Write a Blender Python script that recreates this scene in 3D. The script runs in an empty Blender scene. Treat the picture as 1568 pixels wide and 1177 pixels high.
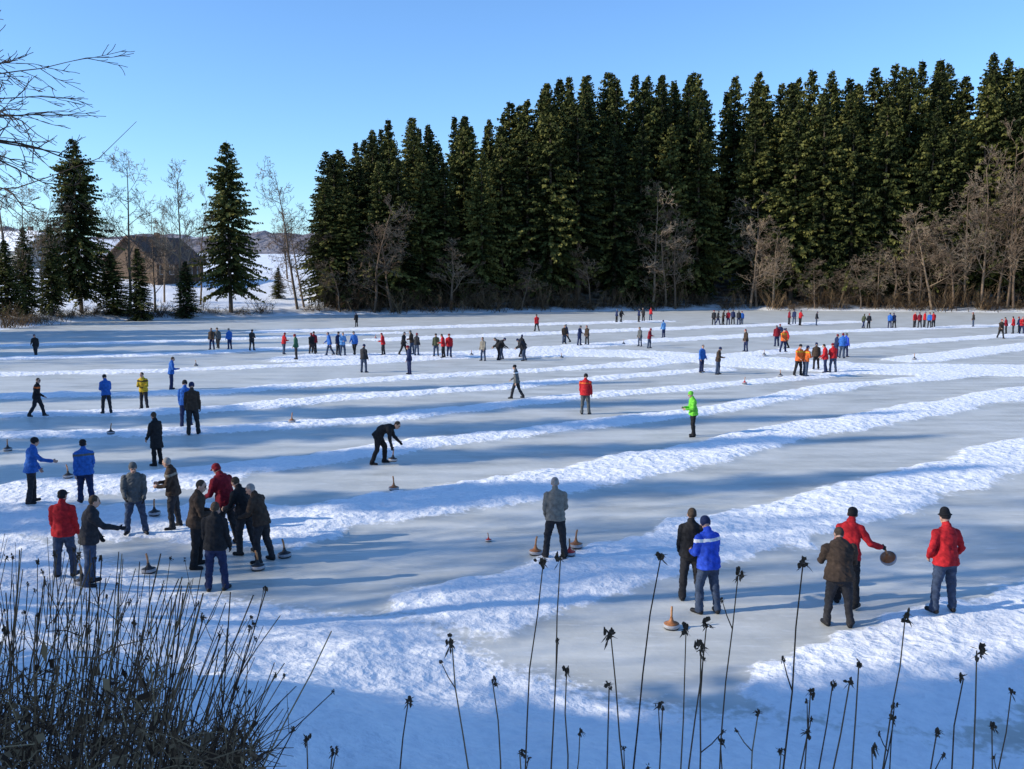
import bpy, math, random
import numpy as np
from mathutils import Vector, Matrix, Quaternion, noise as mnoise
random.seed(7); rng=np.random.default_rng(7)
scene=bpy.context.scene
scene.view_settings.view_transform='Standard'
try: scene.view_settings.look='None'
except Exception: pass
scene.view_settings.exposure=0
R=math.radians
# ------------------------------------------------ camera
CAMZ=5.8; F=1400.0; CX=784.0; CY=588.5; HOR=425.0
PITCH=math.atan((CY-HOR)/F)
cd=bpy.data.cameras.new('camera'); cam=bpy.data.objects.new('camera',cd)
scene.collection.objects.link(cam); scene.camera=cam
cam.location=(0,0,CAMZ); cam.rotation_euler=(math.pi/2-PITCH,0,0)
cd.sensor_width=36; cd.lens=36*F/1568; cd.clip_end=8000; cd.clip_start=0.05
def ray(px,py):
    u=(px-CX)/F; v=(CY-py)/F; c,s=math.cos(PITCH),math.sin(PITCH)
    return u, c+v*s, -s+v*c
def gp(px,py,z=0.0):     # ground point surveyed from the photograph
    x,y,dz=ray(px,py); t=(z-CAMZ)/dz
    return (x*t,y*t)
def at(px,py,D):         # point at distance y=D
    x,y,dz=ray(px,py); t=D/y
    return (x*t,D,CAMZ+dz*t)
# ------------------------------------------------ light
EL=R(24); az=Vector((1,0.22,0)).normalized()
L=Vector((az.x*math.cos(EL),az.y*math.cos(EL),-math.sin(EL)))
sd=bpy.data.lights.new('sun','SUN'); so=bpy.data.objects.new('sun',sd); scene.collection.objects.link(so)
sd.energy=5.0; sd.angle=R(0.55); sd.color=(1,0.92,0.78)
so.rotation_euler=L.to_track_quat('-Z','Y').to_euler()
w=bpy.data.worlds.new('World'); scene.world=w; w.use_nodes=True
nt=w.node_tree; bg=nt.nodes['Background']
sk=nt.nodes.new('ShaderNodeTexSky'); sk.sky_type='NISHITA'; sk.sun_disc=False
sk.sun_elevation=EL; sk.sun_rotation=math.atan2(-az.x,-az.y)%(2*math.pi)
sk.air_density=1.0; sk.dust_density=0.2; sk.ozone_density=2.0
mx=nt.nodes.new('ShaderNodeMixRGB'); mx.blend_type='MULTIPLY'; mx.inputs[0].default_value=1; mx.inputs[2].default_value=(1.0,1.38,1.85,1)
nt.links.new(sk.outputs[0],mx.inputs[1]); nt.links.new(mx.outputs[0],bg.inputs[0])
bg.inputs[1].default_value=0.13
# ------------------------------------------------ helpers
def link(o,parent=None):
    scene.collection.objects.link(o)
    if parent: o.parent=parent
    return o
def mkobj(name,mesh,parent=None):
    return link(bpy.data.objects.new(name,mesh),parent)
def empty(name,loc=(0,0,0)):
    e=bpy.data.objects.new(name,None); e.location=loc; e.empty_display_size=0.5
    return link(e)
class NB:
    def __init__(s,name):
        s.m=bpy.data.materials.new(name); s.m.use_nodes=True; s.t=s.m.node_tree
        s.b=s.t.nodes['Principled BSDF']
    def n(s,typ,**kw):
        nd=s.t.nodes.new('ShaderNode'+typ)
        for k,v in kw.items():
            if k in nd.inputs: nd.inputs[k].default_value=v
            else: setattr(nd,k,v)
        return nd
    def l(s,a,b): s.t.links.new(a,b)
    def noise(s,scale,detail=4,vec=None,rough=0.55):
        nd=s.n('TexNoise'); nd.inputs['Scale'].default_value=scale; nd.inputs['Detail'].default_value=detail
        nd.inputs['Roughness'].default_value=rough
        if vec is not None: s.l(vec,nd.inputs['Vector'])
        return nd.outputs['Fac']
    def ramp(s,fac,stops):
        nd=s.n('ValToRGB'); e=nd.color_ramp.elements
        while len(e)<len(stops): e.new(0.5)
        for el,(p,c) in zip(e,stops):
            el.position=p; el.color=(c,c,c,1) if not hasattr(c,'__len__') else (*c,1)
        s.l(fac,nd.inputs[0]); return nd.outputs[0]
    def math(s,op,a,b=None,clamp=False):
        nd=s.n('Math',operation=op,use_clamp=clamp)
        for i,v in enumerate((a,b)):
            if v is None: continue
            if isinstance(v,(int,float)): nd.inputs[i].default_value=v
            else: s.l(v,nd.inputs[i])
        return nd.outputs[0]
    def mix(s,fac,a,b,mode='MIX'):
        nd=s.n('MixRGB',blend_type=mode)
        for i,v in enumerate((fac,a,b)):
            if isinstance(v,(int,float)): nd.inputs[i].default_value=v
            elif isinstance(v,tuple): nd.inputs[i].default_value=(*v,1)
            else: s.l(v,nd.inputs[i])
        return nd.outputs[0]
    def bump(s,h,strength=0.5,dist=0.05,prev=None):
        nd=s.n('Bump'); nd.inputs['Distance'].default_value=dist
        if isinstance(strength,(int,float)): nd.inputs['Strength'].default_value=strength
        else: s.l(strength,nd.inputs['Strength'])
        s.l(h,nd.inputs['Height'])
        if prev is not None: s.l(prev,nd.inputs['Normal'])
        return nd.outputs[0]
def simple(name,col,rough=0.8,var=0.25,scale=8,bump=0.2,bd=0.02,spec=0.3):
    b=NB(name); tc=b.n('TexCoord').outputs['Object']
    n=b.noise(scale,4,tc)
    dark=tuple(c*(1-var) for c in col); lite=tuple(min(1,c*(1+var)) for c in col)
    b.l(b.ramp(n,[(0.3,dark),(0.7,lite)]),b.b.inputs['Base Color'])
    b.b.inputs['Roughness'].default_value=rough; b.b.inputs['Specular IOR Level'].default_value=spec
    if bump: b.l(b.bump(b.noise(scale*3,3,tc),bump,bd),b.b.inputs['Normal'])
    return b.m
# ------------------------------------------------ numpy noise
_P=rng.random((512,512))
def vnoise(x,y):
    xi=np.floor(x).astype(np.int64); yi=np.floor(y).astype(np.int64)
    fx=x-xi; fy=y-yi; fx=fx*fx*(3-2*fx); fy=fy*fy*(3-2*fy)
    a=_P[xi%512,yi%512]; b=_P[(xi+1)%512,yi%512]; c=_P[xi%512,(yi+1)%512]; d=_P[(xi+1)%512,(yi+1)%512]
    return (a*(1-fx)+b*fx)*(1-fy)+(c*(1-fx)+d*fx)*fy
def fbm(x,y,o=3):
    s=0; a=1; t=0
    for i in range(o):
        s=s+a*vnoise(x*(2**i)+17.3*i,y*(2**i)+9.1*i); t+=a; a*=0.5
    return s/t
def sst(a,b,x):
    t=np.clip((x-a)/(b-a),0,1); return t*t*(3-2*t)
def segd(X,Y,a,b):
    dx,dy=b[0]-a[0],b[1]-a[1]; l2=dx*dx+dy*dy
    t=np.clip(((X-a[0])*dx+(Y-a[1])*dy)/l2,0,1)
    return np.hypot(X-a[0]-t*dx,Y-a[1]-t*dy)
LAKE=[(-57,101),(-56.6,121),(-45,131),(-32,142),(0,153),(37,166),(83,152),(130,125),(145,60),(100,22),(40,9.5),(12,10.2),
 (6.1,11),(2.75,12.0),(0.3,13.6),(-1.6,15.8),(-5.9,16.9),(-12.1,21.0),(-30,28),(-52,45),(-64,70),(-62,95)]
def lake_sd(X,Y):
    d=np.full(X.shape,1e9); ins=np.zeros(X.shape,bool); n=len(LAKE)
    for i in range(n):
        a=LAKE[i]; b=LAKE[(i+1)%n]
        d=np.minimum(d,segd(X,Y,a,b))
        if a[1]!=b[1]:
            c=((a[1]>Y)!=(b[1]>Y))&(X<(b[0]-a[0])*(Y-a[1])/(b[1]-a[1])+a[0]); ins^=c
    return np.where(ins,-d,d)
RID=[([(1290,1070),(1400,1020),(1568,960),(2000,800)],1.3),
 ([(700,930),(860,893),(1000,850),(1250,788),(1568,692),(2100,560)],1.25),
 ([(360,812),(620,775),(830,742),(1150,675),(1568,600),(2000,545)],1.2),
 ([(60,745),(330,722),(480,705),(650,680),(860,655),(1070,632),(1300,590),(1568,568)],0.85),
 ([(-300,680),(0,668),(200,664),(400,655),(600,641),(860,610),(1060,594),(1300,572)],0.9),
 ([(-300,645),(0,637),(300,630),(560,607),(780,592),(960,576),(1100,566)],0.95),
 ([(-300,612),(0,607),(330,602),(560,582),(830,567),(950,560)],1.05),
 ([(-300,577),(0,574),(250,568),(540,556),(700,548)],1.1),
 ([(-300,553),(0,550),(300,541),(520,529)],1.3),
 ([(0,530),(300,522),(600,510)],1.4),
 ([(480,549),(700,543),(950,541),(1180,553)],3.2),
 ([(1150,556),(1350,566),(1568,568),(2200,575)],3.6),
 ([(950,560),(1120,545),(1300,531),(1568,512)],1.5),
 ([(800,537),(1000,522),(1250,509),(1568,497)],1.8),
 ([(600,520),(800,512),(1000,504),(1300,493)],2.2),
 ([(420,508),(700,500),(1000,492)],2.6),
 ([(-60,770),(150,745),(300,735)],1.2),([(20,790),(200,800),(420,802)],1.6),
 ([(1400,552),(1568,530),(1900,505)],1.8),
]
RIDW=[([gp(*p) for p in pl],wd) for pl,wd in RID]
def ridge_mask(X,Y):
    m=np.zeros(X.shape); wob=(fbm(X*0.45,Y*0.45,3)-0.5)*1.5+(fbm(X*2.2,Y*2.2,2)-0.5)*0.8
    for pl,wd in RIDW:
        d=np.full(X.shape,1e9)
        for a,b in zip(pl[:-1],pl[1:]): d=np.minimum(d,segd(X,Y,a,b))
        m=np.maximum(m,sst(0.45,-0.35,d-wd+wob*min(1,wd/1.6)))
    return m
def ground(X,Y):
    d=lake_sd(X,Y); sh=d+(fbm(X*0.25,Y*0.25,2)-0.5)*1.6
    near=4.1*np.clip(sh/13.5,0,1)**1.55
    wr=sst(-38,-22,X)
    right=0.8*sst(0,4,sh)+12.5*sst(2,48,sh)
    left=1.0*sst(0,6,sh)+6.5*sst(8,75,sh)+8*sst(70,260,sh)
    far=left*(1-wr)+right*wr
    wf=sst(45,95,Y)
    z=near*(1-wf)+far*wf
    out=sst(-0.8,1.5,sh)
    m=ridge_mask(X,Y)*(1-out)
    lump=fbm(X*3.1,Y*3.1,3)
    z=z+m*(0.06+0.16*lump*fbm(X*0.7,Y*0.7,2)+0.06*(vnoise(X*5.3,Y*5.3)-0.5))
    z=z+out*((fbm(X*0.5,Y*0.5,3)-0.5)*0.5*np.clip(sh/4,0,1)+(fbm(X*2.5,Y*2.5,2)-0.5)*0.10)
    # trampled footprints on the near bank
    fp=np.clip(vnoise(X*4.1+31,Y*3.3+7)-0.72,0,1)*(fbm(X*.35+5,Y*.35,2)>0.5)
    z=z-out*(1-wf)*fp*0.35
    snow=np.maximum(m,out)
    litter=wf*sst(0.5,3.0,sh)*(sst(42,30,sh)*wr*0.95+(1-wr)*0.6*sst(9,2,sh))
    return z,snow,litter
def gh(x,y):
    return float(ground(np.array([float(x)]),np.array([float(y)]))[0][0])
# ground sheet
NX,NY=960,820
xs=14*np.sinh(np.linspace(-5.9,5.9,NX)); ys=16+14*np.sinh(np.linspace(-2.6,6.1,NY))
X,Y=np.meshgrid(xs,ys); Z,S,LT=ground(X,Y)
co=np.stack([X,Y,Z],-1).reshape(-1,3)
me=bpy.data.meshes.new('snowy_ground'); nv=NX*NY
i=np.arange(NX-1)[None,:]+np.arange(NY-1)[:,None]*NX
fc=np.stack([i,i+1,i+1+NX,i+NX],-1).reshape(-1,4); nf=len(fc)
me.vertices.add(nv); me.vertices.foreach_set('co',co.ravel())
me.loops.add(nf*4); me.loops.foreach_set('vertex_index',fc.ravel().astype(np.int32))
me.polygons.add(nf); me.polygons.foreach_set('loop_start',np.arange(nf,dtype=np.int32)*4)
me.polygons.foreach_set('loop_total',np.full(nf,4,np.int32)); me.polygons.foreach_set('use_smooth',np.ones(nf,bool))
me.update(calc_edges=True)
for nm,arr in (('snow',S),('litter',LT)):
    a=me.attributes.new(nm,'FLOAT','POINT'); a.data.foreach_set('value',arr.ravel().astype(np.float32))
g=mkobj('snow_covered_ground',me)
b=NB('snow_and_ice'); pos=b.n('NewGeometry').outputs['Position']
sn=b.n('Attribute',attribute_name='snow').outputs['Fac']; lt=b.n('Attribute',attribute_name='litter').outputs['Fac']
mp=b.n('Mapping'); b.l(pos,mp.inputs[0]); mp.inputs['Rotation'].default_value=(0,0,R(-39)); mp.inputs['Scale'].default_value=(0.22,1.0,1)
sv=mp.outputs[0]
n1=b.noise(1.3,5,sv); n2=b.noise(0.35,4,pos); n3=b.noise(7,4,pos); n4=b.noise(9,3,sv)
ice=b.ramp(n1,[(0.3,(0.40,0.40,0.36)),(0.5,(0.53,0.53,0.48)),(0.7,(0.66,0.66,0.61))])
ice=b.mix(b.ramp(n2,[(0.35,0.0),(0.7,0.55)]),ice,(0.70,0.71,0.68))
ice=b.mix(b.ramp(n4,[(0.55,0.0),(0.72,0.35)]),ice,(0.82,0.83,0.82))
snc=b.ramp(n3,[(0.3,(0.84,0.86,0.88)),(0.6,(0.94,0.94,0.94))])
f=b.math('ADD',sn,b.math('MULTIPLY',b.math('SUBTRACT',n3,0.5),1.1))
f=b.ramp(f,[(0.33,0.0),(0.6,1.0)])
c=b.mix(f,ice,snc)
lf=b.math('MULTIPLY',lt,b.ramp(b.noise(0.5,5,pos),[(0.35,0.35),(0.55,1.0)]))
c=b.mix(lf,c,b.ramp(b.noise(3,4,pos),[(0.3,(0.035,0.025,0.015)),(0.7,(0.12,0.085,0.05))]))
b.l(c,b.b.inputs['Base Color'])
b.l(b.mix(f,b.ramp(n1,[(0.3,0.36),(0.7,0.65)]),(0.85,0.85,0.85)),b.b.inputs['Roughness'])
b.b.inputs['Specular IOR Level'].default_value=0.3
vor=b.n('TexVoronoi'); vor.inputs['Scale'].default_value=3.2; b.l(pos,vor.inputs['Vector'])
hh=b.math('ADD',b.math('MULTIPLY',vor.outputs['Distance'],0.6),b.noise(5,6,pos))
bs=b.math('ADD',b.math('MULTIPLY',f,0.50),0.06)
b.l(b.bump(hh,bs,0.15),b.b.inputs['Normal'])
me.materials.append(b.m)
# ------------------------------------------------ geometry accumulator
class Geo:
    def __init__(s): s.v=[]; s.f=[]; s.t=[]; s.mi=[]
    def tube(s,pts,rads,n=5,tint=0.5,mi=0,cap=False):
        base=len(s.v); pts=[Vector(p) for p in pts]
        for k,p in enumerate(pts):
            d=(pts[min(k+1,len(pts)-1)]-pts[max(k-1,0)])
            if d.length<1e-6: d=Vector((0,0,1))
            d.normalize(); u=d.cross(Vector((0.13,0.97,0.21)))
            if u.length<0.1: u=d.cross(Vector((1,0,0)))
            u.normalize(); q=d.cross(u)
            for j in range(n):
                a=2*math.pi*j/n; s.v.append(p+(u*math.cos(a)+q*math.sin(a))*rads[k])
        for k in range(len(pts)-1):
            for j in range(n):
                a=base+k*n+j; c=base+k*n+(j+1)%n
                s.f.append((a,c,c+n,a+n)); s.t.append(tint); s.mi.append(mi)
        if cap:
            s.f.append(tuple(base+j for j in range(n))[::-1]); s.f.append(tuple(base+(len(pts)-1)*n+j for j in range(n)))
            s.t+= [tint,tint]; s.mi+=[mi,mi]
    def quad(s,a,b,c,d,tint=0.5,mi=0):
        k=len(s.v); s.v+=[a,b,c,d]; s.f.append((k,k+1,k+2,k+3)); s.t.append(tint); s.mi.append(mi)
    def tri(s,a,b,c,tint=0.5,mi=0):
        k=len(s.v); s.v+=[a,b,c]; s.f.append((k,k+1,k+2)); s.t.append(tint); s.mi.append(mi)
    def blob(s,c,r,tint=0.5,mi=0,jit=0.3,sub=(5,4)):
        nu,nvv=sub; base=len(s.v); c=Vector(c)
        s.v.append(c+Vector((0,0,r[2])))
        for a in range(1,nvv):
            th=math.pi*a/nvv
            for k in range(nu):
                ph=2*math.pi*k/nu; q=1+random.uniform(-jit,jit)
                s.v.append(c+Vector((r[0]*math.sin(th)*math.cos(ph)*q,r[1]*math.sin(th)*math.sin(ph)*q,r[2]*math.cos(th)*q)))
        s.v.append(c-Vector((0,0,r[2]))); last=len(s.v)-1
        def add(f): s.f.append(f); s.t.append(tint); s.mi.append(mi)
        for k in range(nu):
            add((base,base+1+k,base+1+(k+1)%nu))
            for a in range(nvv-2):
                p=base+1+a*nu; add((p+k,p+nu+k,p+nu+(k+1)%nu,p+(k+1)%nu))
            p=base+1+(nvv-2)*nu; add((last,p+(k+1)%nu,p+k))
    def mesh(s,name,mats,smooth=False):
        m=bpy.data.meshes.new(name); m.from_pydata([tuple(v) for v in s.v],[],s.f)
        a=m.attributes.new('tint','FLOAT','FACE'); a.data.foreach_set('value',np.array(s.t,np.float32))
        m.polygons.foreach_set('material_index',np.array(s.mi,np.int32))
        if smooth: m.polygons.foreach_set('use_smooth',np.ones(len(s.f),bool))
        for mt in mats: m.materials.append(mt)
        m.update(); return m
# ------------------------------------------------ tree materials
def foliage_mat(name,dark,mid,lite):
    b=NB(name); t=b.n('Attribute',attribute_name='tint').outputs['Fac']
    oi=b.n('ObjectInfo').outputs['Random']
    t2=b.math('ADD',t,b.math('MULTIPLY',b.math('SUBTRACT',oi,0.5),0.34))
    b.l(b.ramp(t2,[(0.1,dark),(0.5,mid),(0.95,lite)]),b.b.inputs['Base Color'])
    b.b.inputs['Roughness'].default_value=0.75; b.b.inputs['Specular IOR Level'].default_value=0.10
    return b.m
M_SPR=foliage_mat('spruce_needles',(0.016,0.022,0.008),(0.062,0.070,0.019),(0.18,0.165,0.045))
M_BARK=simple('bark',(0.10,0.075,0.055),0.9,0.4,3,0.5,0.03)
M_BARE=foliage_mat('bare_twigs',(0.07,0.048,0.034),(0.18,0.125,0.085),(0.34,0.26,0.18))
M_SHR=foliage_mat('shrub_twigs',(0.04,0.025,0.015),(0.12,0.078,0.044),(0.24,0.165,0.09))
def spruce(name,seed,H=30,RM=4.6,z0=0.06,dens=1.0,power=0.7):
    rd=random.Random(seed); G=Geo(); sv=Vector((seed*7.1,seed*3.3,0))
    lean=Vector((rd.uniform(-.5,.5),rd.uniform(-.5,.5),0))
    G.tube([lean*(k/6)**2+Vector((0,0,H*k/6)) for k in range(7)],[0.36*(1-k/6)**0.8+0.03 for k in range(7)],7,0.5,1)
    z=z0*H
    while z<H*0.992:
        t=(z-z0*H)/(H*(1-z0)); Rr=RM*min((1-t)**power,2.6*(1-t)**1.05)*min(1,0.6+t*3.0)
        for k in range(int((10 if t<0.8 else 8)*dens)):
            a=rd.uniform(0,6.283); rad=Vector((math.cos(a),math.sin(a),0)); side=Vector((-rad.y,rad.x,0))
            cn=mnoise.noise(Vector((rad.x*1.6,rad.y*1.6,z*.30))+sv)
            if rd.random()<0.05+max(0,-cn)*.55: continue
            ln=Rr*rd.uniform(0.6,1.12)*(1+0.6*cn)+0.25
            up0=0.30*t-0.08; droop=(0.45-0.30*t)*rd.uniform(0.6,1.4); bt=min(1,max(0,.42+cn*.75+rd.gauss(0,.14))); zz=z+rd.uniform(-.3,.3)  # bt: sunlit olive clumps and dark gaps put into the needle tint by noise
            def P(s): return lean*(zz/H)**2+rad*ln*s+Vector((0,0,zz+ln*(up0*s-droop*s*s+0.16*s**4)))
            if ln>1.2: G.tri(P(0)+side*.04,P(0)-side*.04,P(0.9),0.15,1)
            ns=max(3,int(ln/0.30))
            for q in range(ns):
                s=(q+0.6+rd.uniform(-.3,.3))/ns
                if s<0.12: continue
                p=P(min(s,1)); sz=(0.62-0.18*s)*(0.55+0.45*min(1,ln/3))
                for sg in (-1,1,0):
                    if sg==0 and rd.random()<0.35: continue
                    d=(rad*rd.uniform(0.3,0.9)+side*sg*rd.uniform(0.4,1.0)+Vector((0,0,rd.uniform(-1.4,0.0)))).normalized()
                    wv=d.cross(Vector((rd.uniform(-.9,.9),rd.uniform(-.9,.9),.8))).normalized()*0.17*rd.uniform(.7,1.3)*(0.6+sz)
                    l=sz*rd.uniform(0.8,1.5)
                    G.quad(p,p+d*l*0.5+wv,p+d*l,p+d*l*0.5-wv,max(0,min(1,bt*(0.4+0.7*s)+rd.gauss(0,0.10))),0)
        z+=(0.50-0.22*t)*rd.uniform(.8,1.2)
    return G.mesh(name,[M_SPR,M_BARK])
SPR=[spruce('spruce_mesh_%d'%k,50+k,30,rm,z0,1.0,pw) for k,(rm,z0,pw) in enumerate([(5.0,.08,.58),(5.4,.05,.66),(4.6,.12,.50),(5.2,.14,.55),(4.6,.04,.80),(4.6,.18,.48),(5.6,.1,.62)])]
SPW=spruce('spruce_wide_mesh',93,30,7.2,.12,1.2,.58)
SPW2=spruce('spruce_wide_mesh_b',95,30,6.8,.14,1.1,.70)
def bare(name,seed,H=14,mat=None,rmin=0.02,spread=0.7,kids=(11,6,4,3),r0=0.17,start=0.2):
    rd=random.Random(seed); G=Geo()
    def grow(p,d,Ln,r,dep,tint):
        n=5 if dep==0 else 3; pts=[p]; dd=d.copy(); q=p.copy()
        for k in range(n):
            jit=0.07 if dep==0 else 0.2
            dd=(dd+Vector((rd.gauss(0,jit),rd.gauss(0,jit),rd.gauss(0,jit)+ (0.10 if dep>0 else 0)))).normalized()
            q=q+dd*Ln/n; pts.append(q)
        rr=[max(rmin*.6,r*(1-0.85*k/n)) for k in range(n+1)]
        G.tube(pts,rr,6 if dep==0 else 3,tint,0)
        if dep>=len(kids): return
        m=kids[dep]
        for k in range(m):
            s=start+(1-start)*(k+rd.random()*0.8)/m if dep==0 else 0.2+0.8*(k+rd.random())/m
            s=min(s,0.98); f=s*n; i0=int(f); pp=pts[i0].lerp(pts[i0+1],f-i0); dl=(pts[i0+1]-pts[i0]).normalized()
            a=rd.uniform(0,6.28); u=dl.orthogonal().normalized(); v=dl.cross(u)
            out=(u*math.cos(a)+v*math.sin(a))
            nd=(dl*(1-spread*0.6)+out*spread*rd.uniform(.7,1.2)).normalized()
            if dep==0: l2=Ln*rd.uniform(.26,.42)*(1.1-0.65*s)
            else: l2=Ln*rd.uniform(.4,.65)*(1.1-.4*s)
            grow(pp,nd,l2,max(rmin,rr[i0]*0.5),dep+1,min(1,max(0,tint+rd.gauss(.02,.12))))
    grow(Vector((0,0,-.3)),Vector((0,0,1)),H,r0,0,0.5)
    return G.mesh(name,[mat or M_BARE])
BARE=[bare('bare_tree_mesh_%d'%k,20+k,14,None,0.022,sp,(15,6,4,3)) for k,sp in enumerate([0.7,0.85,0.6,0.95])]
def shrub(name,seed,mat):
    rd=random.Random(seed); G=Geo()
    for k in range(26):
        a=rd.uniform(0,6.28); b0=Vector((rd.gauss(0,1.1),rd.gauss(0,.7),-.2)); d=Vector((math.cos(a)*.45,math.sin(a)*.45,1)).normalized()
        h=rd.uniform(1.2,4.5); tn=min(1,max(0,rd.gauss(.45,.28)))
        pts=[b0+d*h*s+Vector((math.cos(a),math.sin(a),0))*h*.12*s*s for s in (0,.35,.7,1)]
        G.tube(pts,[.045,.035,.025,.012],3,tn)
        for j in range(9):
            s=rd.uniform(.25,1); p=b0+d*h*s; d2=(d+Vector((rd.gauss(0,.6),rd.gauss(0,.6),rd.gauss(0,.25)))).normalized()
            l=rd.uniform(.4,1.2); G.tube([p,p+d2*l*.5,p+d2*l],[.022,.018,.01],3,tn)
    return G.mesh(name,[mat])
SHR=[shrub('shrub_mesh_%d'%k,70+k,M_SHR) for k in range(4)]
def place(name,mesh,px,D,top,H0,parent=None,wid=None,rot=None,x=None):
    X0=at(px,HOR,D)[0] if x is None else x
    z=gh(X0,D); ht=max(1.5,at(px,top,D)[2]-z)
    o=mkobj(name,mesh,parent); o.location=(X0,D,z-.1); s=ht/H0
    w_=s if wid is None else wid; o.scale=(w_,w_,s); o.rotation_euler=(0,0,random.uniform(0,6.28) if rot is None else rot)
    return o
# left shore trees
place('spruce_tree',SPW,122,128,208,30,wid=.74); place('spruce_tree',SPW2,352,138,213,30,wid=.82)
for px,D,tp in [(38,116,345),(212,124,378),(284,131,398),(78,122,345),(172,127,385),(8,112,365)]:
    place('small_spruce_tree',SPR[random.choice((1,4))],px,D,tp,30,wid=random.uniform(.42,.55))
place('small_spruce_bush',SPR[4],425,165,408,30,wid=0.36)
for k,(px,D,tp) in enumerate([(12,120,245),(196,128,240),(274,131,270),(455,146,258),(305,150,300),(-20,115,270),(440,190,330),(165,150,300),(92,140,320),(35,118,290),(250,150,330),(465,148,330),(60,125,300),(235,134,330)]):
    place('bare_tree',BARE[k%4],px,D,tp,14,wid=1.35 if k<4 else 1.05)
# forest
prof=[(470,240),(500,215),(530,228),(575,185),(625,168),(665,190),(700,182),(745,165),(800,140),(870,113),(960,108),(1020,102),(1110,115),(1160,112),(1230,104),(1300,120),(1350,97),(1410,90),(1460,96),(1500,84),(1568,78),(2600,60)]
pxx=[p[0] for p in prof]; pyy=[p[1] for p in prof]
def shoreD(px):
    return float(np.interp(px,[470,780,1100,1568,2600],[142,153,166,152,120]))
forest=empty('spruce_forest')
for row,(step,dD,lo,xo) in enumerate([(46,7,30,0),(36,14,12,18),(34,23,0,5),(42,36,4,20)]):
    px=494+xo
    while px<2300:
        j=px+random.uniform(-11,11)
        if not (row<2 and 1076<j<1124):
            D=shoreD(j)+dD+random.uniform(-2,2)
            tp=float(np.interp(j,pxx,pyy))+lo*random.uniform(.2,2.4)+random.choice((-8,-2,4,14,22))*.8
            left_=j<770
            m=SPR[random.choice((1,4,4,6,0))] if left_ else SPR[random.randrange(7)]
            place('spruce',m,j,D,tp,30,forest,wid=(.78 if left_ else 1.0)*random.uniform(.98,1.28))
        px+=step*(.85 if px<770 else 1)*(1+ (px>1650)*0.5)*random.uniform(.8,1.2)
for k,(px,tp) in enumerate([(572,315),(600,350),(690,375),(798,400),(905,380),(1000,285),(1035,330),(1020,350),(1160,305),(1150,340),(1185,360),(1285,395),(1320,405),(1345,385),(1395,340),(1430,325),(1462,335),(1480,290),(1505,250),(1530,300),(1545,212),(1575,230),(1600,250),(745,420),(520,400),(1250,400),(1410,360),(1448,350),(1375,370),(1555,280)]):
    place('bare_alder_tree',BARE[k%4],px,shoreD(px)+random.uniform(1.0,3),tp,14,wid=(1.45 if tp<380 else .9))
brush=empty('shore_brushwood')
px=478
while px<1750:
    D=shoreD(px)+random.uniform(.5,5)
    place('shrub',SHR[random.randrange(4)],px,D,random.uniform(415,466),4.3,brush,wid=random.uniform(.8,1.3))
    px+=random.uniform(8,20)
for px,D in [(5,104),(30,108),(60,112),(95,122),(120,124),(150,126),(180,127),(215,127),(245,129),(300,133),(330,135),(370,137),(400,139),(20,106),(80,118),(135,125),(200,127),(265,130),(285,132),(45,110),(230,129)]:
    place('shrub',SHR[random.randrange(4)],px,D+random.uniform(0,2),random.uniform(450,474),4.3,brush,wid=random.uniform(.6,1.0))
# bank trees left of the view: their long shadows cross the bank and the lanes
for k,(x,y,h,kind,wd) in enumerate([(-13,-3,15,0,1.25),(-16,2.5,16,0,1.2),(-22,-1,18,0,1.2),(-20,5.5,14,0,1.1),(-27,3.5,18,0,1.1),(-34,1,20,0,1.2),(-30,9,15,1,1),(-11,0.5,11,0,1.2),(-10,-7,14,0,1.2),(-26,-8,20,0,1.2),(-38,7,20,1,1),
     (-30,13,15,1,1),(-41,15,22,0,.62),(-47,19.5,25,0,.6),(-50,24.5,27,0,.6),(-58,28,29,0,.62),(-64,35,29,0,.7),(-70,62,24,0,1.2),(-76,70,24,0,1.2),(-72,80,26,0,1.2),(-80,90,26,0,1.2),(-66,88,20,0,1.2),(-88,78,27,0,1.2),(-75,54,22,1,1)]):
    m=(SPR[k%6] if kind==0 else BARE[k%3]); o=mkobj('spruce_tree' if kind==0 else 'bare_tree',m)
    o.location=(x,y,gh(x,y)-.2); s=h/(30 if kind==0 else 14); o.scale=(s*wd,s*wd,s); o.rotation_euler=(0,0,k*1.3)
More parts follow.
